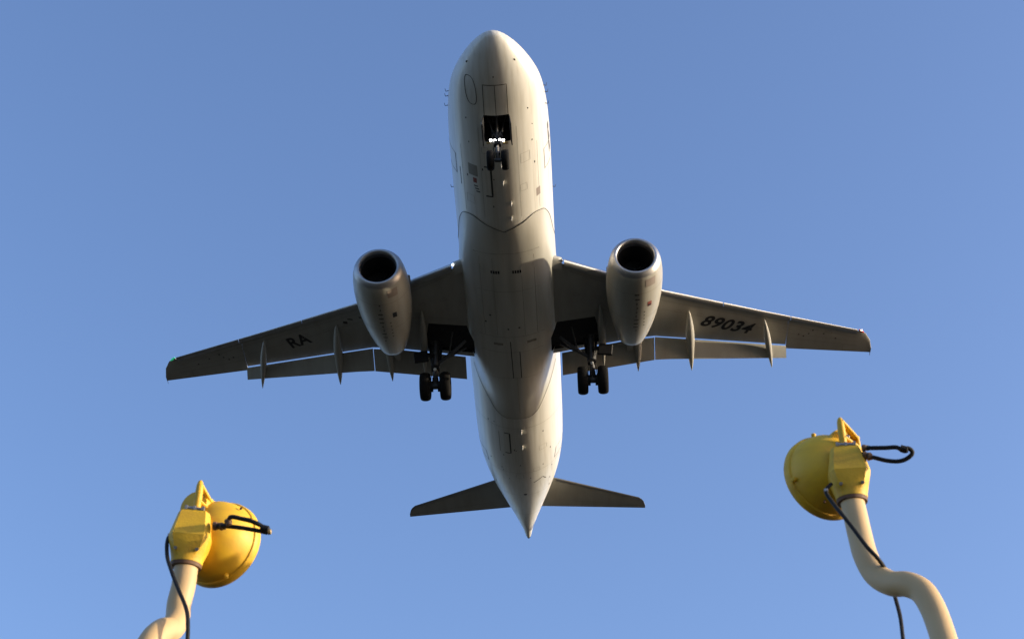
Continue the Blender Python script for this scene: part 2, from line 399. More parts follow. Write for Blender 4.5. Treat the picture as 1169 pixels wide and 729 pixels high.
# short rivet rows, small access doors and drain stains along the belly
rnd = random.Random(3)
for k in range(26):
    x = rnd.uniform(-1.3, 1.3); y = rnd.choice((rnd.uniform(2.6, 7.0), rnd.uniform(18.2, 24.5)))
    if abs(x) > fsec(y)[0] * .8: continue
    patch(x, y, .035, .05 + .05 * rnd.random(), fz, .004, n=1).build('drain_hole', M['seam'], fuselage)
for x, y, a_, b_ in ((.85, 4.4, .3, .4), (-1.05, 6.3, .25, .35), (.75, 5.7, .22, .3), (-.45, 3.9, .2, .25), (.9, 20.2, .3, .3), (-.1, 22.2, .3, .35), (.6, 21.8, .25, .3)):
    ribbon([(x - a_ / 2, y - b_ / 2), (x + a_ / 2, y - b_ / 2), (x + a_ / 2, y + b_ / 2), (x - a_ / 2, y + b_ / 2)], .010, fz, closed=True).build('access_panel', M['faint'], fuselage)
# probes on the nose sides
for sg, y, th in ((-1, 2.6, 92), (-1, 2.85, 92), (-1, 3.2, 88), (1, 2.55, 93), (1, 2.8, 90), (1, 3.1, 80), (-1, 7.1, 92), (1, 7.3, 92)):
    p = Vector(fpt(y, sg * R(th))); m = MB()
    m.tube([p, p + Vector((sg * .09, .02, 0)), p + Vector((sg * .11, -.1, 0))], [.014, .011, .007], n=8); m.build('air_probe', M['seam'], fuselage)
# windows, doors, windshield
def side_patch(y0, y1, z0, z1, sg, off, ny=2, nz=5, rnd=True):
    m = MB(); vs = []
    for i in range(ny + 1):
        for j in range(nz + 1):
            y = y0 + (y1 - y0) * i / ny; z = z0 + (z1 - z0) * j / nz; a, zc, bb = fsec(y)
            if rnd and j in (0, nz): y = (y0 + y1) / 2 + (y - (y0 + y1) / 2) * .55
            q = (z - zc) / bb; x = a * math.sqrt(max(0, 1 - q * q)) + off; vs.append((sg * x, y, z))
    m.add(vs, [(i * (nz + 1) + j, (i + 1) * (nz + 1) + j, (i + 1) * (nz + 1) + j + 1, i * (nz + 1) + j + 1) for i in range(ny) for j in range(nz)])
    return m
for sg in (-1, 1):
    w0 = None
    for k in range(26):
        y = 6.3 + k * .533
        if w0 is None: w0 = side_patch(y - .13, y + .13, .25, .63, sg, .004).build('cabin_window', M['glass'], fuselage)
        else:
            o = w0.copy(); col.objects.link(o); o.parent = fuselage; o.location = (0, k * .533, 0)
    for (a, b2) in ((4.65, 5.55), (21.0, 21.7)):
        m = MB()
        for (ya, yb, za, zb2) in ((a, a + .03, -.85, 1.05), (b2 - .03, b2, -.85, 1.05), (a, b2, -.88, -.85), (a, b2, 1.05, 1.08)):
            q = side_patch(ya, yb, za, zb2, sg, .005, 1, 8, False); m.add(q.v, q.f)
        m.build('door_outline', M['seam'], fuselage)
    for (a, b2, za, zb2) in ((1.75, 2.45, .62, .82), (2.5, 3.0, .66, 1.05)):
        side_patch(a, b2, za - .1, zb2 - .1, sg, .012, 2, 4, False).build('cockpit_window', M['glass'], fuselage)
    ms = ribbon([(sg * 1.34, 5.1), (sg * 1.34, 5.9)], .02, fz)
    if sg > 0: ms = ribbon([(1.62, 3.9), (1.65, 5.2)], .035, fz)
    ms.build_each('panel_seam', M['seam'], fuselage)
# apu exhaust at the tail end
m = MB(); m.lathe((0, 29.32, .57), (0, 1, .1), [(-.05, .13), (.05, .108), (.16, .085), (.30, .055), (.33, .02)], n=20, cap0=True, cap1=True)
m.build('tail_exhaust', M['dark'], plane, loc=PL)

# fairing details
edge_f = [fair_pt(-1 + 2 * i / 80, 0) for i in range(81)]
m = MB(); m.tube([(p[0] * 1.001, p[1] - .004, p[2] - .003) for p in edge_f], .010, n=6); m.build_each('fairing_seam', M['seam'], fairing)
edge_r = [fair_pt(-.75 + 1.5 * i / 60, 1) for i in range(61)]
m = MB(); m.tube([(p[0], p[1], p[2]) for p in edge_r], .007, n=6); m.build_each('fairing_seam', M['seam'], fairing)
for x in (-.42, .34):
    m = MB()
    for k in range(4): patch(x - .13 + k * .085, 9.42, .06, .13, fair_z, .008, m=m, n=1)
    m.build_each('vent_grille', M['ink'], fairing)
m = ribbon([(-.06, 13.1), (-.04, 15.2)], .03, fair_z, .008); m.build_each('fairing_seam', M['seam'], fairing)
m = ribbon([(.26, 13.7), (.26, 15.2)], .03, fair_z, .008); m.build_each('fairing_seam', M['seam'], fairing)
m = ribbon([(-1.2, 12.85), (1.2, 12.85)], .014, fair_z, .008)
for yy in (8.6, 10.4, 13.7, 15.2): ribbon([(-1.15, yy), (1.15, yy)], .012, fair_z, .008, m=m)
for xx in (-.95, -.5, .5, .95): ribbon([(xx, 8.8), (xx, 12.8)], .009, fair_z, .008, m=m)
ribbon([(.1, 15.2), (.1, 17.6)], .012, fair_z, .008, m=m)
m.build_each('fairing_seam', M['faint'], fairing)
m = MB(); patch(-.50, 13.25, .34, .12, fair_z, .009, m=m); patch(.72, 13.2, .34, .12, fair_z, .009, m=m); m.build_each('access_panel', M['faint'], fairing)
m = MB()
for x, y in ((-.72, 11.7), (.3, 12.35), (-.1, 12.4), (-.9, 12.1)): patch(x, y, .06, .07, fair_z, .009, m=m, n=1)
m.build_each('drain_hole', M['ink'], fairing)

# wing sub-parts
def wpt(sg, x, y, off=.004): return (sg * x, y, wlow(x, y) - off)
def wz(x, y): return wlow(abs(x), y)
for sg in (-1, 1):
    wg = wings[sg]
    # slats
    for (xa, xb) in ((2.0, 3.75), (5.3, 7.85), (7.88, 10.5), (10.53, 13.24)):
        m = MB(); rings = []
        for k in range(9):
            x = xa + (xb - xa) * k / 8; yl = lin(T_LE, x); t = lin(T_TH, x) * .62; c = .28 + .30 * t / .4; z0 = zref(x) - .02
            out = [(.0, .0), (.015, -.16), (.10, -.32), (.30, -.42), (.48, -.40), (.50, -.33), (.42, -.10), (.45, .18), (.62, .40), (.80, .52), (1.0, .60), (1.0, .64), (.75, .66), (.5, .58), (.25, .42), (.08, .22)]
            rings.append([(sg * x, yl + u * c * 1.0, z0 + .06 + v * t * .75) for u, v in out])
        m.loft(rings); m.build('slat', M['metal'], wg, ang=50)
    # inner fixed edge
    m = MB(); rings = []
    for k in range(4):
        x = 1.5 + .42 * k / 3; yl = lin(T_LE, x); rings.append([(sg * x, yl + a, zref(x) + .08 + b2) for a, b2 in ((0, 0), (.03, -.06), (.15, -.12), (.5, -.17), (.5, .20), (.15, .12), (.03, .06))])
    m.loft(rings); m.build('wing_root_edge', M['wing'], wg, ang=60)
    m = MB(); x = 1.92; m.lathe((sg * x, lin(T_LE, x) + .02, zref(x) + .02), (0, -1, -.25), [(-.08, .042), (0, .038), (.015, .028), (.02, .01)], n=16, cap0=True, cap1=True)
    m.build('landing_light', M['land_on'] if sg < 0 else M['metal'], wg)
    # flaps
    for (xa, xb, ch) in ((1.80, 5.275, 1.0), (5.30, 10.42, 1.0)):
        m = MB(); rings = []; NX = 8
        for k in range(NX + 1):
            x = xa + (xb - xa) * k / NX; y0 = lin(T_TE, x) - (.085 if x < 5.29 else .115)
            y1 = float(np.interp(x, [1.8, 5.28, 5.34, 10.42], [15.46, 15.40, 15.37, 16.62])); z0 = zref(x) - .10; z1 = zref(x) - .52
            if x > 5.3: z1 = zref(x) - float(np.interp(x, [5.3, 10.4], [.52, .44]))
            dv = Vector((0, y1 - y0, z1 - z0)); nv = Vector((0, -dv.z, dv.y)).normalized(); c = dv.length; tk = .12 * c
            r = []
            for i in range(11):
                q = (1 - math.cos(math.pi * i / 10)) / 2; r.append(Vector((sg * x, y0, z0)) + dv * q - nv * tk * .5 * naca(q))
            for i in range(9, 0, -1):
                q = (1 - math.cos(math.pi * i / 10)) / 2; r.append(Vector((sg * x, y0, z0)) + dv * q + nv * tk * .9 * naca(q))
            rings.append(r)
        m.loft(rings); m.build('flap', M['wing'], wg, ang=45)
    # flap track fairings
    for (x0, ya, x1, yb, wd) in ((9.47, 14.55, 9.86, 16.90, .25), (6.55, 13.35, 6.72, 16.30, .33), (4.64, 13.0, 4.66, 15.85, .32), (3.25, 12.2, 3.36, 15.2, .30)):
        m = MB(); rings = []; NX = 18
        for k in range(NX + 1):
            q = k / NX; y = ya + (yb - ya) * q; x = x0 + (x1 - x0) * q
            wq = max(.012, (math.sin(math.pi * min(1, q * 1.15 if q < .435 else .5 + (q - .435) * .885)) ** .7)) * wd / 2 if q < 1 else .01
            drop = .10 + .16 * math.sin(math.pi * min(q, .6)) + (.33 * ((q - .45) / .55) ** 1.4 if q > .45 else 0)
            zc = zref(x) - drop + .01; hh = wq * 1.15
            rings.append([(sg * (x + wq * math.cos(t)), y, zc + hh * math.sin(t)) for t in np.linspace(0, 2 * math.pi, 17)[:-1]])
        m.loft(rings); m.build('flap_track_fairing', M['wing'], wg, ang=60)
    # seams: aileron hinge, spar, tank panels
    m = MB()
    def wr(pts, wd): ribbon([(sg * a, b2) for a, b2 in pts], wd, wz, m=m)
    wr([(10.55, 16.05), (13.3, 17.15)], .015)
    wr([(12.75, 17.35), (12.75, 16.95)], .015)
    wr([(2.0, 12.6), (3.2, 12.62), (5.65, 13.2), (10.5, 15.75), (13.4, 16.95)], .010)
    wr([(2.2, 10.4), (5.65, 12.75), (13.2, 16.65)], .012)
    m.build_each('wing_seam', M['faint'], wg)
    m = MB()
    for x, y in ((10.9, 15.9), (11.1, 16.05), (11.3, 15.95), (11.9, 16.1), (12.4, 16.5), (11.45, 15.8)): patch(sg * x, y, .06, .06, wz, .005, m=m, n=1)
    m.build_each('access_port', M['ink'], wg)
    m = MB()
    for k in range(11):
        x = 3.6 + .85 * k if k > 1 else 2.4 + .8 * k; y = lin(T_LE, x) + .28 * (lin(T_TE, min(x, 10.4)) - lin(T_LE, x)) + .25
        t = [(x + .13 * math.cos(a) , y + .07 * math.sin(a) + .06 * math.cos(a)) for a in np.linspace(0, 2 * math.pi, 13)[:-1]]
        ribbon([(sg * a, b2) for a, b2 in t], .012, wz, closed=True, m=m)
    m.build_each('tank_panel', M['faint'], wg)
    # tip light
    m = MB(); m.tube([(sg * 13.32, 16.26, zref(13.4) + .09), (sg * 13.42, 16.36, zref(13.5) + .09), (sg * 13.52, 16.47, zref(13.6) + .09)], [.02, .045, .02], n=10)
    m.build('navigation_light', M['green'] if sg < 0 else M['redl'], wg)
    m = MB(); m.tube([(sg * 13.90, 17.6, zref(13.9) + .1), (sg * 13.92, 17.95, zref(13.9) + .1)], [.02, .006], n=6); m.build('static_wick', M['seam'], wg)

# registration
def text_mesh(txt, o0, ux, uy, wg, height):
    cu = bpy.data.curves.new('registration', 'FONT'); cu.body = txt; cu.size = 1; cu.offset = .028; cu.resolution_u = 6; cu.space_character = 1.08
    to = bpy.data.objects.new('registration', cu); col.objects.link(to); bpy.context.view_layer.update()
    me = bpy.data.meshes.new_from_object(to.evaluated_get(bpy.context.evaluated_depsgraph_get()))
    bpy.data.objects.remove(to)
    bm = bmesh.new(); bm.from_mesh(me); bmesh.ops.triangulate(bm, faces=bm.faces)
    bmesh.ops.subdivide_edges(bm, edges=[e for e in bm.edges if e.calc_length() > .25], cuts=2)
    x0 = min(v.co.x for v in bm.verts); x1 = max(v.co.x for v in bm.verts); y0 = min(v.co.y for v in bm.verts); y1 = max(v.co.y for v in bm.verts)
    for v in bm.verts:
        a = (v.co.x - x0) / (x1 - x0); b2 = (v.co.y - y0) / (y1 - y0)
        x = o0[0] + a * ux[0] + b2 * uy[0]; y = o0[1] + a * ux[1] + b2 * uy[1]; v.co = (x, y, wz(x, y) - .005)
    bm.to_mesh(me); bm.free(); me.materials.clear(); me.materials.append(M['ink'])
    o = bpy.data.objects.new('registration_marking', me); col.objects.link(o); o.parent = wg; o['label'] = 'black ' + txt + ' lettering under the wing'
text_mesh('RA', (-8.44, 15.06), (.84, -.47), (-.22, -.52), wings[-1], .56)
text_mesh('89034', (6.95, 14.42), (1.93, .97), (.36, -.50), wings[1], .6)
m = MB(); patch(-6.0, 13.1, .2, .06, wz, .005, m=m); patch(-6.2, 13.3, .16, .12, wz, .005, m=m); patch(-5.6, 12.95, .12, .06, wz, .005, m=m); m.build_each('stencil_text', M['seam'], wings[-1])

# engines
for sg in (-1, 1):
    ex, ey, ez = sg * 4.46, 8.92, -1.86
    ax = Vector((-sg * .02, 1, .035)).normalized(); tilt = Vector((0, 1, .035))
    def ering(t, r, zoff=0, n=64, squash=1.0):
        c = Vector((ex, ey, ez)) + ax * t
        return [c + Vector((r * math.cos(a), (-.10 * math.sin(a) * r if t < .3 else 0), r * math.sin(a) * squash + zoff)) for a in [2 * math.pi * k / n for k in range(n)]]
    m = MB()
    prof = [(.16, .865), (.35, .915), (.7, .962), (1.1, .985), (1.5, .985), (1.9, .965), (2.4, .92), (2.9, .845), (3.4, .75), (3.9, .63), (4.25, .525), (4.42, .47), (4.44, .45), (4.3, .44), (3.9, .42)]
    m.loft([ering(t, r) for t, r in prof], False, True)
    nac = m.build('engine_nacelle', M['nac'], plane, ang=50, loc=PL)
    m = MB()
    lip = [(.162, .866), (.10, .835), (.04, .79), (.005, .745), (-.01, .71), (-.005, .68), (.03, .65), (.08, .632), (.16, .62), (.24, .615)]
    m.loft([ering(t, r) for t, r in lip], False, False); m.build('intake_lip', M['metal'], nac, ang=60)
    m = MB(); m.loft([ering(t, r) for t, r in ((.24, .615), (.5, .61), (1.0, .62), (1.3, .62))], False, True); m.build('intake_duct', M['duct'], nac)
    m = MB(); c = Vector((ex, ey, ez)) + ax * 1.0
    for k in range(24):
        a = 2 * math.pi * k / 24; e1 = Vector((math.cos(a), 0, math.sin(a))); e2 = Vector((-math.sin(a), 0, math.cos(a)))
        rr = []
        for r, tw, wd in ((.15, .9, .045), (.38, .65, .065), (.60, .4, .08)):
            dd = (e2 * math.cos(tw) + ax * math.sin(tw)) * wd
            nn = dd.cross(e1).normalized() * .005
            p = c + e1 * r; rr.append([p - dd - nn, p + dd - nn, p + dd + nn, p - dd + nn])
        m.loft(rr)
    m.build('fan_blades', M['fan'], nac)
    m = MB(); m.lathe(c - ax * .28, ax, [(0, .01), (.05, .06), (.15, .12), (.28, .165), (.34, .17)], n=24, cap0=True, cap1=True); m.build('spinner', M['fan'], nac)
    m = MB(); m.lathe(Vector((ex, ey, ez)) + ax * 4.0, ax, [(0, .3), (.3, .22), (.5, .10), (.6, .02)], n=24, cap0=True, cap1=True); m.build('exhaust_cone', M['metal'], nac)
    def nz_(x, y):
        t = y - ey; r = float(np.interp(t, [q[0] for q in prof[:12]], [q[1] for q in prof[:12]])); c = Vector((ex, ey, ez)) + ax * t
        q = min(.98, abs(x - c.x) / r); return c.z - r * math.sqrt(1 - q * q)
    for t in (.95, 2.35):
        c = Vector((ex, ey, ez)) + ax * t; r = float(np.interp(t, [q[0] for q in prof[:12]], [q[1] for q in prof[:12]])) + .004; r2 = float(np.interp(t + .014, [q[0] for q in prof[:12]], [q[1] for q in prof[:12]])) + .004
        m = MB(); m.loft([ering(t, r), ering(t + .014, r2)], False, False); m.build('cowl_seam', M['faint'], nac)
    ribbon([(ex, ey + 1.0), (ex, ey + 4.3)], .012, nz_).build('cowl_seam', M['faint'], nac)
    patch(ex + .48, ey + .52, .34, .34, nz_, .005, n=6).build('warning_placard', M['grey'], nac)
    patch(ex + .46, ey + 1.62, .14, .26, nz_, .005).build('warning_placard', M['red'] if sg > 0 else M['ink'], nac)
    patch(ex + .46, ey + 1.68, .10, .10, nz_, .008).build('placard_text', M['ink'], nac)
    m = MB()
    for k in range(10): patch(ex + random.uniform(-.03, .03), ey + 1.0 + k * .24, random.choice((.06, .12, .16)), .05, nz_, .006, m=m, n=2)
    for k in range(5): patch(ex + .28, ey + 2.0 + k * .22, .05, .05, nz_, .006, m=m, n=1)
    m.build_each('stencil_text', M['seam'], nac)
    # strake and pylon
    m = MB(); px = ex - sg * .80
    p0 = Vector((ex - sg * .76, ey + 1.0, ez + .55))
    m.loft([[p0 + Vector(v) for v in ((0, 0, 0), (0, .7, 0), (-.02 * sg, .7, .0), (-.02 * sg, 0, 0))], [p0 + Vector(v) for v in ((-.2 * sg, .35, .22), (-.2 * sg, .68, .22), (-.21 * sg, .68, .22), (-.21 * sg, .35, .22))]]); m.build('strake', M['nac'], nac)
    m = MB(); rings = []
    for y, zb, zt, hw in ((10.0, -1.05, -.95, .05), (10.8, -1.1, -.62, .17), (12.0, -1.35, -.55, .2), (13.2, -1.5, -.6, .2), (14.2, -1.35, -.7, .15), (15.2, -1.05, -.8, .04)):
        xx = ex - sg * .02 * (y - ey)
        rings.append([(xx - hw, y, zb), (xx + hw, y, zb), (xx + hw * .9, y, (zb + zt) / 2), (xx + hw, y, zt), (xx - hw, y, zt), (xx - hw * .9, y, (zb + zt) / 2)])
    m.loft(rings); m.build('engine_pylon', M['nac'], nac, ang=50)

# tailplane and fin
for sg in (-1, 1):
    def stab(x): return float(np.interp(x, [.3, 1.33, 4.95, 5.15, 5.24], [25.3, 25.87, 27.66, 27.9, 28.3])), float(np.interp(x, [.3, .8, 5.24], [27.88, 27.94, 28.5]))
    m = MB(); rings = []; le = []
    for x in (.3, 1.33, 2.5, 3.7, 4.95, 5.08, 5.17, 5.24):
        y0, y1 = stab(x); t = .10 * (y1 - y0) if x < 5 else .03 + .05 * (5.24 - x); z = 1.08 + .02 * x; r = []; r2 = []
        P = 14
        for i in range(P + 1):
            q = (1 - math.cos(math.pi * i / P)) / 2; r.append((sg * x, y0 + (y1 - y0) * q, z - t * .5 * naca(q)))
        for i in range(P - 1, 0, -1):
            q = (1 - math.cos(math.pi * i / P)) / 2; r.append((sg * x, y0 + (y1 - y0) * q, z + t * .5 * naca(q)))
        rings.append(r)
        if 1.0 < x < 5.2:
            y0b = y0 - .008
            le.append([(sg * x, y0b + .11 * a, z + (t * .5 + .008) * b2) for a, b2 in ((1.3, -.62), (.6, -.44), (.2, -.25), (0, 0), (.2, .25), (.6, .44), (1.3, .62))])
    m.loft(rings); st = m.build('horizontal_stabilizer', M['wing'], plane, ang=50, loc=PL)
    m = MB(); m.loft(le, False, False, closed=False); m.build('metal_leading_edge', M['metal'], st, ang=60)
    m = MB()
    def sz_(x, y):
        y0, y1 = stab(abs(x)); q = min(1, max(0, (y - y0) / (y1 - y0))); return 1.08 + .02 * abs(x) - .05 * (y1 - y0) * naca(q)
    ribbon([(sg * 1.4, 27.45), (sg * 5.05, 28.25)], .014, sz_, m=m); ribbon([(sg * 4.85, 28.1), (sg * 4.85, 28.42)], .014, sz_, m=m); m.build_each('elevator_seam', M['faint'], st)
m = MB(); rings = []
for z, y0, y1, t in ((1.2, 22.6, 28.4, .55), (1.75, 23.6, 28.55, .5), (4, 25.6, 29.0, .34), (6.3, 27.55, 29.5, .2), (6.5, 27.9, 29.5, .1)):
    r = []; P = 12
    for i in range(P + 1):
        q = (1 - math.cos(math.pi * i / P)) / 2; r.append((-t * .5 * naca(q), y0 + (y1 - y0) * q, z))
    for i in range(P - 1, 0, -1):
        q = (1 - math.cos(math.pi * i / P)) / 2; r.append((t * .5 * naca(q), y0 + (y1 - y0) * q, z))
    rings.append(r)
m.loft(rings); m.build('tail_fin', M['fus'], plane, ang=50, loc=PL)

# wheels
def wheel(parent, c, rad, wd, sg):
    m = MB(); hw = wd / 2; prof = []
    for k in range(17):
        a = math.pi * k / 16; prof.append((-hw * math.cos(a) * (1 if 1 else 1), rad - hw * .75 + hw * .75 * math.sin(a) ** .6))
    prof = [(-hw * .55, rad * .52)] + [(p[0], p[1]) for p in prof] + [(hw * .55, rad * .52)]
    m.lathe(c, (1, 0, 0), prof, n=40, cap0=True, cap1=True); m.build('tyre', M['tyre'], parent)
    m = MB(); m.lathe(c, (1, 0, 0), [(-hw * .75, .05), (-hw * .8, rad * .2), (-hw * .62, rad * .32), (-hw * .72, rad * .5), (hw * .72, rad * .5), (hw * .62, rad * .32), (hw * .8, rad * .2), (hw * .75, .05)], n=24, cap0=True, cap1=True); m.build('wheel_hub', M['steel'], parent)
AX = (14.42, -2.84)
for sg in (-1, 1):
    x0 = sg * 2.89; m = MB()
    top = Vector((x0 - sg * .02, 13.95, -1.1)); ax_ = Vector((x0, AX[0], AX[1]))
    m.tube([top, top.lerp(ax_, .55)], .15, n=16); m.tube([top.lerp(ax_, .5), ax_], .095, n=14)
    m.tube([top.lerp(ax_, .48), top.lerp(ax_, .56)], .17, n=14)
    m.tube([ax_ + Vector((-.42, 0, 0)), ax_ + Vector((.42, 0, 0))], .065, n=12)
    m.tube([ax_ + Vector((-.1, 0, .0)), ax_ + Vector((.1, 0, 0))], .11, n=12)
    g_ = m.build('main_landing_gear', M['steel'], plane, loc=PL)
    for dx in (-.37, .37): wheel(g_, ax_ + Vector((dx, 0, 0)), .53, .385, sg)
    m = MB(); m.tube([Vector((sg * 1.75, 13.7, -1.3)), Vector((sg * 2.3, 13.9, -1.75)), top.lerp(ax_, .52)], [.07, .075, .07], n=8)
    m.tube([Vector((sg * 1.75, 14.1, -1.3)), top.lerp(ax_, .5)], .05, n=8)
    m.tube([Vector((sg * 2.2, 13.3, -1.2)), Vector((sg * 2.35, 13.9, -1.7))], .03, n=8)
    m.build('side_brace', M['steel'], g_)
    m = MB(); k0 = top.lerp(ax_, .55); kn = k0.lerp(ax_, .5) + Vector((0, -.22, -.02)); kb = ax_ + Vector((0, -.06, .02))
    for dx in (-.05, .05): m.tube([k0 + Vector((dx, -.06, 0)), kn + Vector((dx * .3, 0, 0)), kb + Vector((dx, 0, 0))], [.035, .025, .035], n=8)
    m.build('torque_link', M['steel'], g_)
    m = MB(); m.lathe(kn + Vector((0, -.05, .12)), (0, -1, -.5), [(0, .05), (.05, .06), (.06, .03)], n=12, cap0=True, cap1=True); m.build('gear_fitting', M['white'], g_)
    m = MB()
    for s2 in (-1, 1):
        m.tube([top + Vector((s2 * .1, -.1, -.2)), top.lerp(ax_, .5) + Vector((s2 * .12, -.12, 0)), ax_ + Vector((s2 * .16, -.1, .15))], .012, n=6)
        m.lathe(ax_ + Vector((s2 * .14, 0, 0)), (1, 0, 0), [(-.05, .2), (.05, .2)], n=18, cap0=True, cap1=True)
    for s2, rr in ((-1, .05), (1, .045)):
        m.tube([top + Vector((s2 * .22, .12, 0)), top.lerp(ax_, .35) + Vector((s2 * .17, .05, 0)), top.lerp(ax_, .6) + Vector((s2 * .08, 0, 0))], rr, n=8)
    m.box(top.lerp(ax_, .62) + Vector((0, -.05, 0)), (.30, .2, .14)); m.box(ax_ + Vector((0, -.02, .22)), (.22, .26, .2))
    m.build('brake_lines', M['dark'], g_)
    m = MB(); m.box(Vector((sg * 3.40, 13.95, -1.80)), (.52, .10, .46), rot=rm(sg * .12, 'Y'), bev=.02)
    m.box(Vector((sg * 3.08, 13.97, -1.72)), (.34, .07, .12))
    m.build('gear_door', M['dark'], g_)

# nose gear
m = MB(); nt_ = Vector((0, 3.1, -1.2)); na = Vector((0, 3.36, -2.70))
m.tube([nt_, nt_.lerp(na, .6)], .095, n=12); m.tube([nt_.lerp(na, .55), na], .07, n=12); m.tube([na + Vector((-.24, 0, 0)), na + Vector((.24, 0, 0))], .04, n=10)
m.lathe(na, (1, 0, 0), [(-.09, .07), (.09, .07)], n=12, cap0=True, cap1=True)
ng = m.build('nose_landing_gear', M['steel'], plane, loc=PL)
for dx in (-.235, .235): wheel(ng, na + Vector((dx, 0, 0)), .33, .235, 1)
m = MB(); j = nt_.lerp(na, .45); kk = Vector((0, 2.78, -1.35))
m.tube([j, kk], .03, n=8); m.tube([kk, Vector((-.14, 2.5, -1.2))], .03, n=8); m.tube([kk, Vector((.14, 2.5, -1.2))], .03, n=8); m.tube([j, kk + Vector((0, -.05, 0))], .035, n=8)
m.tube([j + Vector((-.05, 0, 0)), Vector((-.32, 2.8, -1.2))], .02, n=6); m.tube([j + Vector((.05, 0, 0)), Vector((.32, 2.8, -1.2))], .02, n=6)
m.build('drag_brace', M['steel'], ng)
m = MB(); q0 = nt_.lerp(na, .5); m.box(q0 + Vector((0, -.06, -.02)), (.52, .05, .05)); m.build('light_bracket', M['steel'], ng)
m = MB(); m.box(q0 + Vector((0, -.02, -.16)), (.24, .16, .14), bev=.02); m.box(nt_.lerp(na, .28), (.3, .16, .12), bev=.02); m.box(nt_.lerp(na, .82) + Vector((0, -.03, 0)), (.15, .14, .16), bev=.02)
for s2 in (-1, 1):
    m.tube([nt_ + Vector((s2 * .2, -.2, 0)), q0 + Vector((s2 * .14, 0, -.1))], .022, n=6); m.tube([q0 + Vector((s2 * .1, 0, 0)), nt_.lerp(na, .7) + Vector((s2 * .13, -.05, 0)), na + Vector((s2 * .1, 0, .1))], .014, n=6)
m.build('steering_unit', M['dark'], ng)
for i, dx in enumerate((-.23, -.105, .055, .165)):
    m = MB(); c = q0 + Vector((dx + .02, -.08, -.03 - .02 * (i % 2))); m.lathe(c, (0, -1, -.35), [(-.07, .02), (-.03, .038), (0, .043), (.010, .03), (.014, .006)], n=18, cap0=True, cap1=True)
    m.build('taxi_light', M['lamp_on'], ng)
m = MB(); k0 = nt_.lerp(na, .6); kn = Vector((0, 3.05, -2.45)); kb = na + Vector((0, -.05, .03))
m.tube([k0, kn, kb], [.04, .03, .04], n=8); m.build('torque_link', M['zinc'], ng)
m = MB(); m.box(q0 + Vector((.26, -.02, -.12)), (.16, .06, .05)); m.box(q0 + Vector((-.30, -.02, -.1)), (.10, .05, .04)); m.build_each('steering_actuator', M['brass'], ng)
for sg in (-1, 1):
    m = MB(); m.box(Vector((sg * .44, 2.92, -1.82)), (.03, .95, .36), rot=rm(-sg * .12, 'Y'), bev=.01)
    m.build('nose_gear_door', M['dark'], ng)
m = MB(); m.box(Vector((-.47, 2.66, -1.76)), (.05, .10, .10)); m.build('door_hinge', M['white'], ng)

# ------------------------------------------------------------------ APPROACH LIGHTS
FPX = 1908.2
FWD = Vector((0, math.cos(CAM_EL), math.sin(CAM_EL))); UPV = Vector((0, -math.sin(CAM_EL), math.cos(CAM_EL)))
def spot(px, py, D): return Vector((0, 0, CAM_Z)) + FWD * D + Vector((1, 0, 0)) * ((px - 584.5) / FPX * D) - UPV * ((py - 364.5) / FPX * D)
def smooth_path(pts, sub=8):
    out = []; n = len(pts); T = []
    for i in range(n):
        if i == 0: t = pts[1] - pts[0]
        elif i == n - 1: t = pts[-1] - pts[-2]
        else:
            u, v = pts[i] - pts[i - 1], pts[i + 1] - pts[i]; t = (u / u.length ** .5 + v / v.length ** .5)
        T.append(t.normalized())
    for i in range(n - 1):
        p, q = pts[i], pts[i + 1]; L = (q - p).length; m0, m1 = T[i] * L, T[i + 1] * L
        for k in range(sub):
            t = k / sub
            out.append(p * (2*t**3 - 3*t**2 + 1) + m0 * (t**3 - 2*t**2 + t) + q * (3*t**2 - 2*t**3) + m1 * (t**3 - t**2))
    out.append(pts[-1]); return out

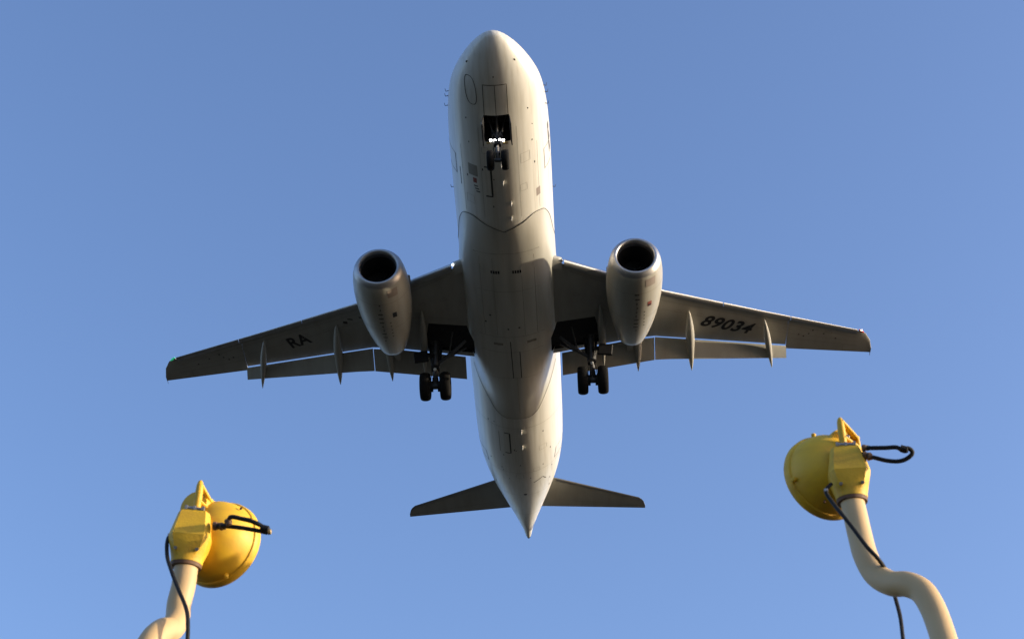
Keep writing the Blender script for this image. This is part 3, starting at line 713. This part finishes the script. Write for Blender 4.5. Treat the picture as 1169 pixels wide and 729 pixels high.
def approach_light(label, origin, yaw, axis, bowl_c, boss_c, pole_pts, cable_pts, loop_a, loop_b, glands, ends, lug_tilt, base):
    """origin: collar centre (world). everything given in world metres relative to origin"""
    root = bpy.data.objects.new('approach_light', None); col.objects.link(root); root.location = base
    tag(root, label, 'runway light', 'yellow approach lights on bent poles')
    O = origin - base
    def B(m, name, mt, parent=None, **k): return m.build(name, mt, parent or root, **k)
    # pole
    path = smooth_path([p - base for p in pole_pts], 8)
    m = MB(); m.tube(path, .0335, n=28); pole = B(m, 'pole', M['pole'], ang=70)
    m = MB(); m.lathe((0, 0, 0), (0, 0, 1), [(0, .11), (.015, .11), (.018, .05), (.09, .045), (.10, .034)], n=24, cap0=True, cap1=True); m.build('base_flange', M['zinc'], pole)
    # junction box
    tdir = (path[0] - path[3]).normalized()
    zx = tdir; xx = (rm(yaw, 'Z') @ Vector((1, 0, 0))); xx = (xx - zx * xx.dot(zx)).normalized(); yy = zx.cross(xx)
    F = Matrix((xx, yy, zx)).transposed()
    def loc(x, y, z): return O + F @ Vector((x, y, z))
    m = MB(); rings = []
    def octo(hw, hd, c, z, fx=0, fy=0):   # hw half width, hd half depth, c chamfer
        e = c * 1.7
        return [(hw - c, -hd), (hw, -hd + e), (hw, hd - e), (hw - c, hd), (-hw + c, hd), (-hw, hd - e), (-hw, -hd + e), (-hw + c, -hd)]
    def ring(hw, hd, c, z, rnd=0.0, dy=0):
        r = []; o8 = octo(hw, hd, c, z)
        N8 = 32
        for k in range(N8):
            i = k * 8 / N8; a = o8[int(i) % 8]; b2 = o8[(int(i) + 1) % 8]; q = i - int(i)
            x = a[0] + (b2[0] - a[0]) * q; y = a[1] + (b2[1] - a[1]) * q
            if rnd > 0:
                L = math.hypot(x, y); rad = (hw + hd) / 2; x = x * (1 - rnd) + x / L * rad * rnd; y = y * (1 - rnd) + y / L * rad * rnd
            r.append(loc(x, y + dy, z))
        return r
    for a in ((.040, .040, .02, -.004, 1), (.0445, .0445, .02, -.002, 1), (.0455, .0455, .02, .012, 1), (.051, .048, .014, .030, .50), (.0575, .052, .0145, .060, .06), (.0585, .0535, .014, .071, 0, 0), (.058, .0525, .014, .076, 0, .001), (.0455, .043, .010, .142, 0, .011), (.044, .0415, .010, .149, 0, .012), (.039, .038, .009, .153, 0, .012)):
        rings.append(ring(*a))
    m.loft(rings); jb = B(m, 'junction_box', M['yel'], ang=22)
    m = MB(); m.lathe(loc(0, 0, -.012), zx, [(-.002, .035), (0, .0425), (.010, .0435), (.012, .040)], n=32, cap0=True, cap1=True); m.build('gasket', M['gasket'], jb)
    m = MB(); m.lathe(loc(.004, -.0352, .112), F @ Vector((0, -1, .15)), [(-.004, .019), (.0015, .019), (.0025, .0175)], n=28, cap0=True, cap1=True); m.build('cover_boss', M['yel'], jb)
    m = MB()
    for sx in (-1, 1): m.lathe(loc(sx * .030, -.047, .028), F @ Vector((0, -.95, -.3)), [(-.006, .005), (.004, .005)], n=8, cap0=True, cap1=True)
    m.build_each('screw', M['zinc'], jb)
    # lamp bowl
    ax = Vector(axis).normalized(); bc = O + Vector(bowl_c)
    m = MB()
    prof = [(-.092, .000), (-.091, .02), (-.088, .040), (-.080, .062), (-.066, .082), (-.048, .099), (-.026, .111), (-.004, .1175), (.014, .120), (.016, .1245), (.020, .1265), (.038, .1275), (.043, .1255), (.044, .119)]
    BS = 1.02; prof = [(a * BS, b_ * BS) for a, b_ in prof]
    m.lathe(bc, ax, prof, n=64, cap0=False, cap1=False)
    bowl = B(m, 'lamp_housing', M['bowl'], ang=32)
    m = MB(); m.lathe(bc, ax, [(.030, .124), (.036, .10), (.044, .06), (.047, .001)], n=48); m.build('lens', M['lens'], bowl)
    m = MB()
    side = ax.cross(Vector((0, 0, 1))).normalized(); dn = side.cross(ax)
    for a in (20, 110, 200, 290):
        e = side * math.cos(R(a)) + dn * math.sin(R(a)); p = bc + ax * .006 + e * .124
        m.lathe(p, e - ax * .5, [(-.006, .007), (.007, .007), (.010, .004)], n=10, cap0=True, cap1=True)
    m.build_each('rim_clip', M['bowl'], bowl)
    m = MB()
    e = (-FWD + side * .15).normalized(); q = bc - ax * .03 + dn * .02
    for a, r in ((35, .1215), (250, .1175)):
        e = side * math.cos(R(a)) + dn * math.sin(R(a)); p = bc - ax * .024 + e * r
        m.lathe(p, e, [(-.004, .0035), (.0035, .0035)], n=8, cap0=True, cap1=True)
    m.build_each('rivet', M['gasket'], bowl)
    # hinge boss, neck, lugs
    hc = O + Vector(boss_c); m = MB(); ha = (bc - ax * .02 - hc); 
    m.lathe(hc, ax, [(-.012, .040), (-.010, .045), (.0, .047), (.055, .047), (.075, .052)], n=40, cap0=True, cap1=True)
    boss = B(m, 'hinge_boss', M['bowl'], ang=40)
    rl = rm(lug_tilt, 'Y')
    # upright clamp lug (rounded bar)
    m = MB(); lb = loc(0, .012, .150); 
    def bar(m, p0, p1, wx, wy, nrm):
        p0, p1 = Vector(p0), Vector(p1); t = (p1 - p0).normalized(); a = (Vector(nrm) - t * t.dot(Vector(nrm))).normalized(); b2 = t.cross(a); rings = []
        L = (p1 - p0).length
        for q, s_ in ((0, 1), (.7, 1), (.86, .92), (.95, .70), (1.0, .35)):
            c = p0 + t * L * q; rings.append([c + a * wy * s_ * math.cos(u) * (1 if abs(math.cos(u)) < .8 else .9) + b2 * wx * s_ * math.sin(u) for u in [2 * math.pi * k / 16 + .2 for k in range(16)]])
        m.loft(rings)
    lug_d = (rl @ Vector((0, -.18, 1))).normalized()
    bar(m, lb + Vector((0, .006, -.006)), lb + lug_d * .108, .0108, .014, (0, 1, 0)); m.build('clamp_lug', M['yel'], boss, ang=50)
    m = MB()
    sx = 1
    for dz, q in ((.098, .014), (.045, -.016)):
        p0 = lb + lug_d * dz; p1 = hc + Vector((sx * .044, .0, q)); bar(m, p0, p1, .0065, .013, (0, 1, 0))
    bar(m, hc + Vector((.043, .0, .024)), hc + Vector((.043, .0, -.026)), .0065, .012, (0, 1, 0))
    m.build_each('lug_rib', M['yel'], boss, ang=50)
    m = MB(); m.tube([lb + F @ Vector((-.026, -.034, .008)), lb + F @ Vector((.026, -.034, .006))], .0058, n=10)
    for x in (-.024, .0, .024): m.lathe(lb + F @ Vector((x - .003, -.034, .0075)), xx, [(0, .009), (.007, .009)], n=6, cap0=True, cap1=True)
    m.build('clamp_bolt', M['zinc'], jb)
    m = MB(); p = hc + Vector((sx * .012, -.014, .016)); m.lathe(p, (0, -1, -.2), [(-.01, .006), (.008, .006), (.010, .004)], n=8, cap0=True, cap1=True); m.build('hinge_bolt', M['zinc'], boss)
    # power cable
    m = MB(); m.tube(smooth_path([p - base for p in cable_pts], 8), .0056, n=10); pc = B(m, 'power_cable', M['cable'])
    m = MB(); c0 = cable_pts[1] - base; m.box(c0, (.010, .012, .009), bev=.002); m.build('cable_clip', M['zinc'], pc)
    # lead loop
    m = MB(); m.tube(smooth_path([p - base for p in loop_a], 8), .0063, n=12); la = B(m, 'lead_loop', M['cable'])
    if loop_b: m = MB(); m.tube(smooth_path([p - base for p in loop_b], 8), .0063, n=12); m.build('lead', M['cable'], la)
    m = MB()
    for p, d_, r, L in glands: m.lathe(p - base, d_, [(0, r * .8), (.002, r), (L * .45, r), (L * .5, r * .8), (L * .95, r * .8), (L, r * .55)], n=12, cap0=True, cap1=True)
    m.build('cable_gland', M['gasket'], la, ang=30)
    m = MB()
    for p, d_, r, L in ends[:-1]: m.lathe(p - base, d_, [(0, r), (L, r * .9), (L + .002, r * .5)], n=12, cap0=True, cap1=True)
    if len(ends) > 1: m.build('connector', M['cable'], la)
    p, d_, r, L = ends[-1]; m = MB(); m.lathe(p - base, d_, [(0, r), (L, r * .9), (L + .002, r * .5)], n=12, cap0=True, cap1=True); m.build('connector_tip', M['brass'], la)
    return root

DL = 4.7
# left light
oL = spot(213, 643, DL)
bp_ = spot(203.5, 696, DL - .16)
dn = lambda p, x, y, z: p + Vector((x, y, z))
pL = [spot(215.5, 628, DL + .02), oL, spot(209.5, 668, DL - .05), dn(oL, -.003, -.010, -.135)]
b1 = dn(oL, .001, -.022, -.185)
b2_ = dn(oL, -.004, -.060, -.238)
b3 = dn(oL, -.014, -.112, -.270)
b4 = dn(oL, -.028, -.152, -.318)
b5 = dn(oL, -.040, -.174, -.385)
b6 = dn(oL, -.05, -.19, -.60)
baseL = Vector((b6.x - .03, b6.y - .02, 0))
pL = pL + [b1, b2_, b3, b4, b5, b6, Vector((baseL.x, baseL.y, 1.2)), baseL]
cabL = [spot(205, 604, DL + .04), spot(193.5, 611, DL + .02), spot(190.5, 630, DL - .02), spot(196, 652, DL - .10), spot(204.5, 674, DL - .17), spot(212.5, 694, DL - .24), spot(214.5, 712, DL - .32), spot(213.5, 735, DL - .36), Vector((baseL.x + .13, baseL.y + .05, 2.2)), Vector((baseL.x + .08, baseL.y, .5)), Vector((baseL.x + .05, baseL.y, .02))]
loopL = [spot(246, 600, DL + .03), spot(256, 600, DL + .03 - .02), spot(275, 602, DL + .03 - .03), spot(293, 605, DL + .03 - .04), spot(305, 607.5, DL + .03 - .05)]
loopL2 = [spot(262, 597, DL + .03 - .01), spot(263, 590, DL + .03 - .03), spot(275, 591.5, DL + .03 - .04), spot(290, 595.5, DL + .03 - .05), spot(300, 601, DL + .03 - .05), spot(305, 606, DL + .03 - .05)]
X = Vector((1, 0, 0))
approach_light('yellow approach light at lower left, its black lead sticking straight out over the round bowl', oL, R(3), (.40, .90, .10),
    (.053, .085, .126), (-.004, .030, .205), pL, cabL, loopL, loopL2,
    [(spot(243, 600, DL + .03), X, .0125, .024), (spot(260, 593, DL + .03 - .02), Vector((.3, 0, -.9)), .011, .02), (spot(251, 600.5, DL + .03 - .01), X, .0115, .018)],
    [(spot(298, 602, DL + .03 - .05), Vector((1, 0, -.2)), .0105, .022), (spot(306, 606.5, DL + .03 - .05), Vector((1, 0, .05)), .009, .008)], R(3), baseL)

# right light
oR = spot(972.5, 569, DL)
pR = [spot(970.5, 555, DL + .02), oR, spot(977, 590, DL - .05), spot(982, 612, DL - .10), spot(988.5, 635, DL - .16), spot(1000, 655, DL - .21), spot(1018, 665.5, DL - .27), spot(1036, 666.5, DL - .32), spot(1052, 674, DL - .36), spot(1063, 690, DL - .40), spot(1071, 709, DL - .44), spot(1078.5, 732, DL - .50), spot(1092, 775, DL - .62)]
e = pR[-1]; baseR = Vector((e.x + .05, e.y - .03, 0))
pR += [Vector((baseR.x - .01, baseR.y, 1.3)), baseR]
cabR = [spot(949, 552, DL - .01), spot(943, 560, DL - .03), spot(949, 571, DL - .06), spot(960, 585, DL - .12), spot(975, 604, DL - .18), spot(990, 624, DL - .23), spot(1003, 638, DL - .25), spot(1011, 650, DL - .22), spot(1018, 668, DL - .16), spot(1023, 685, DL - .18), spot(1028, 705, DL - .25), spot(1031.5, 732, DL - .33), Vector((baseR.x - .14, baseR.y + .05, 2.2)), Vector((baseR.x - .08, baseR.y, .5)), Vector((baseR.x - .05, baseR.y, .02))]
loopR = [spot(990, 520, DL + .03), spot(1000, 522.5, DL + .03 - .02), spot(1013, 525.5, DL + .03 - .03), spot(1027, 526, DL + .03 - .04), spot(1037, 522, DL + .03 - .05), spot(1041.5, 516, DL + .03 - .05), spot(1037, 511.5, DL + .03 - .05), spot(1031, 512.5, DL + .03 - .05)]
loopR2 = [spot(988, 511, DL + .03), spot(1000, 511, DL + .03 - .02), spot(1012, 510.8, DL + .03 - .03), spot(1024, 510.5, DL + .03 - .04), spot(1032, 514.5, DL + .03 - .05), spot(1036, 514, DL + .03 - .05)]
approach_light('yellow approach light at right on a tall S-bent pole, its black lead looped', oR, R(-6), (-.36, .92, .10),
    (-.032, .085, .140), (.006, .030, .205), pR, cabR, loopR, loopR2,
    [(spot(984, 520, DL + .03), X, .0125, .026), (spot(984, 511, DL + .03), X, .010, .020), (spot(990, 521, DL + .03 - .01), X, .012, .014)],
    [(spot(1028, 511.5, DL + .03 - .05), Vector((1, 0, -.25)), .0105, .018), (spot(988, 511, DL + .03), X, .0085, .006)], R(-3), baseR)
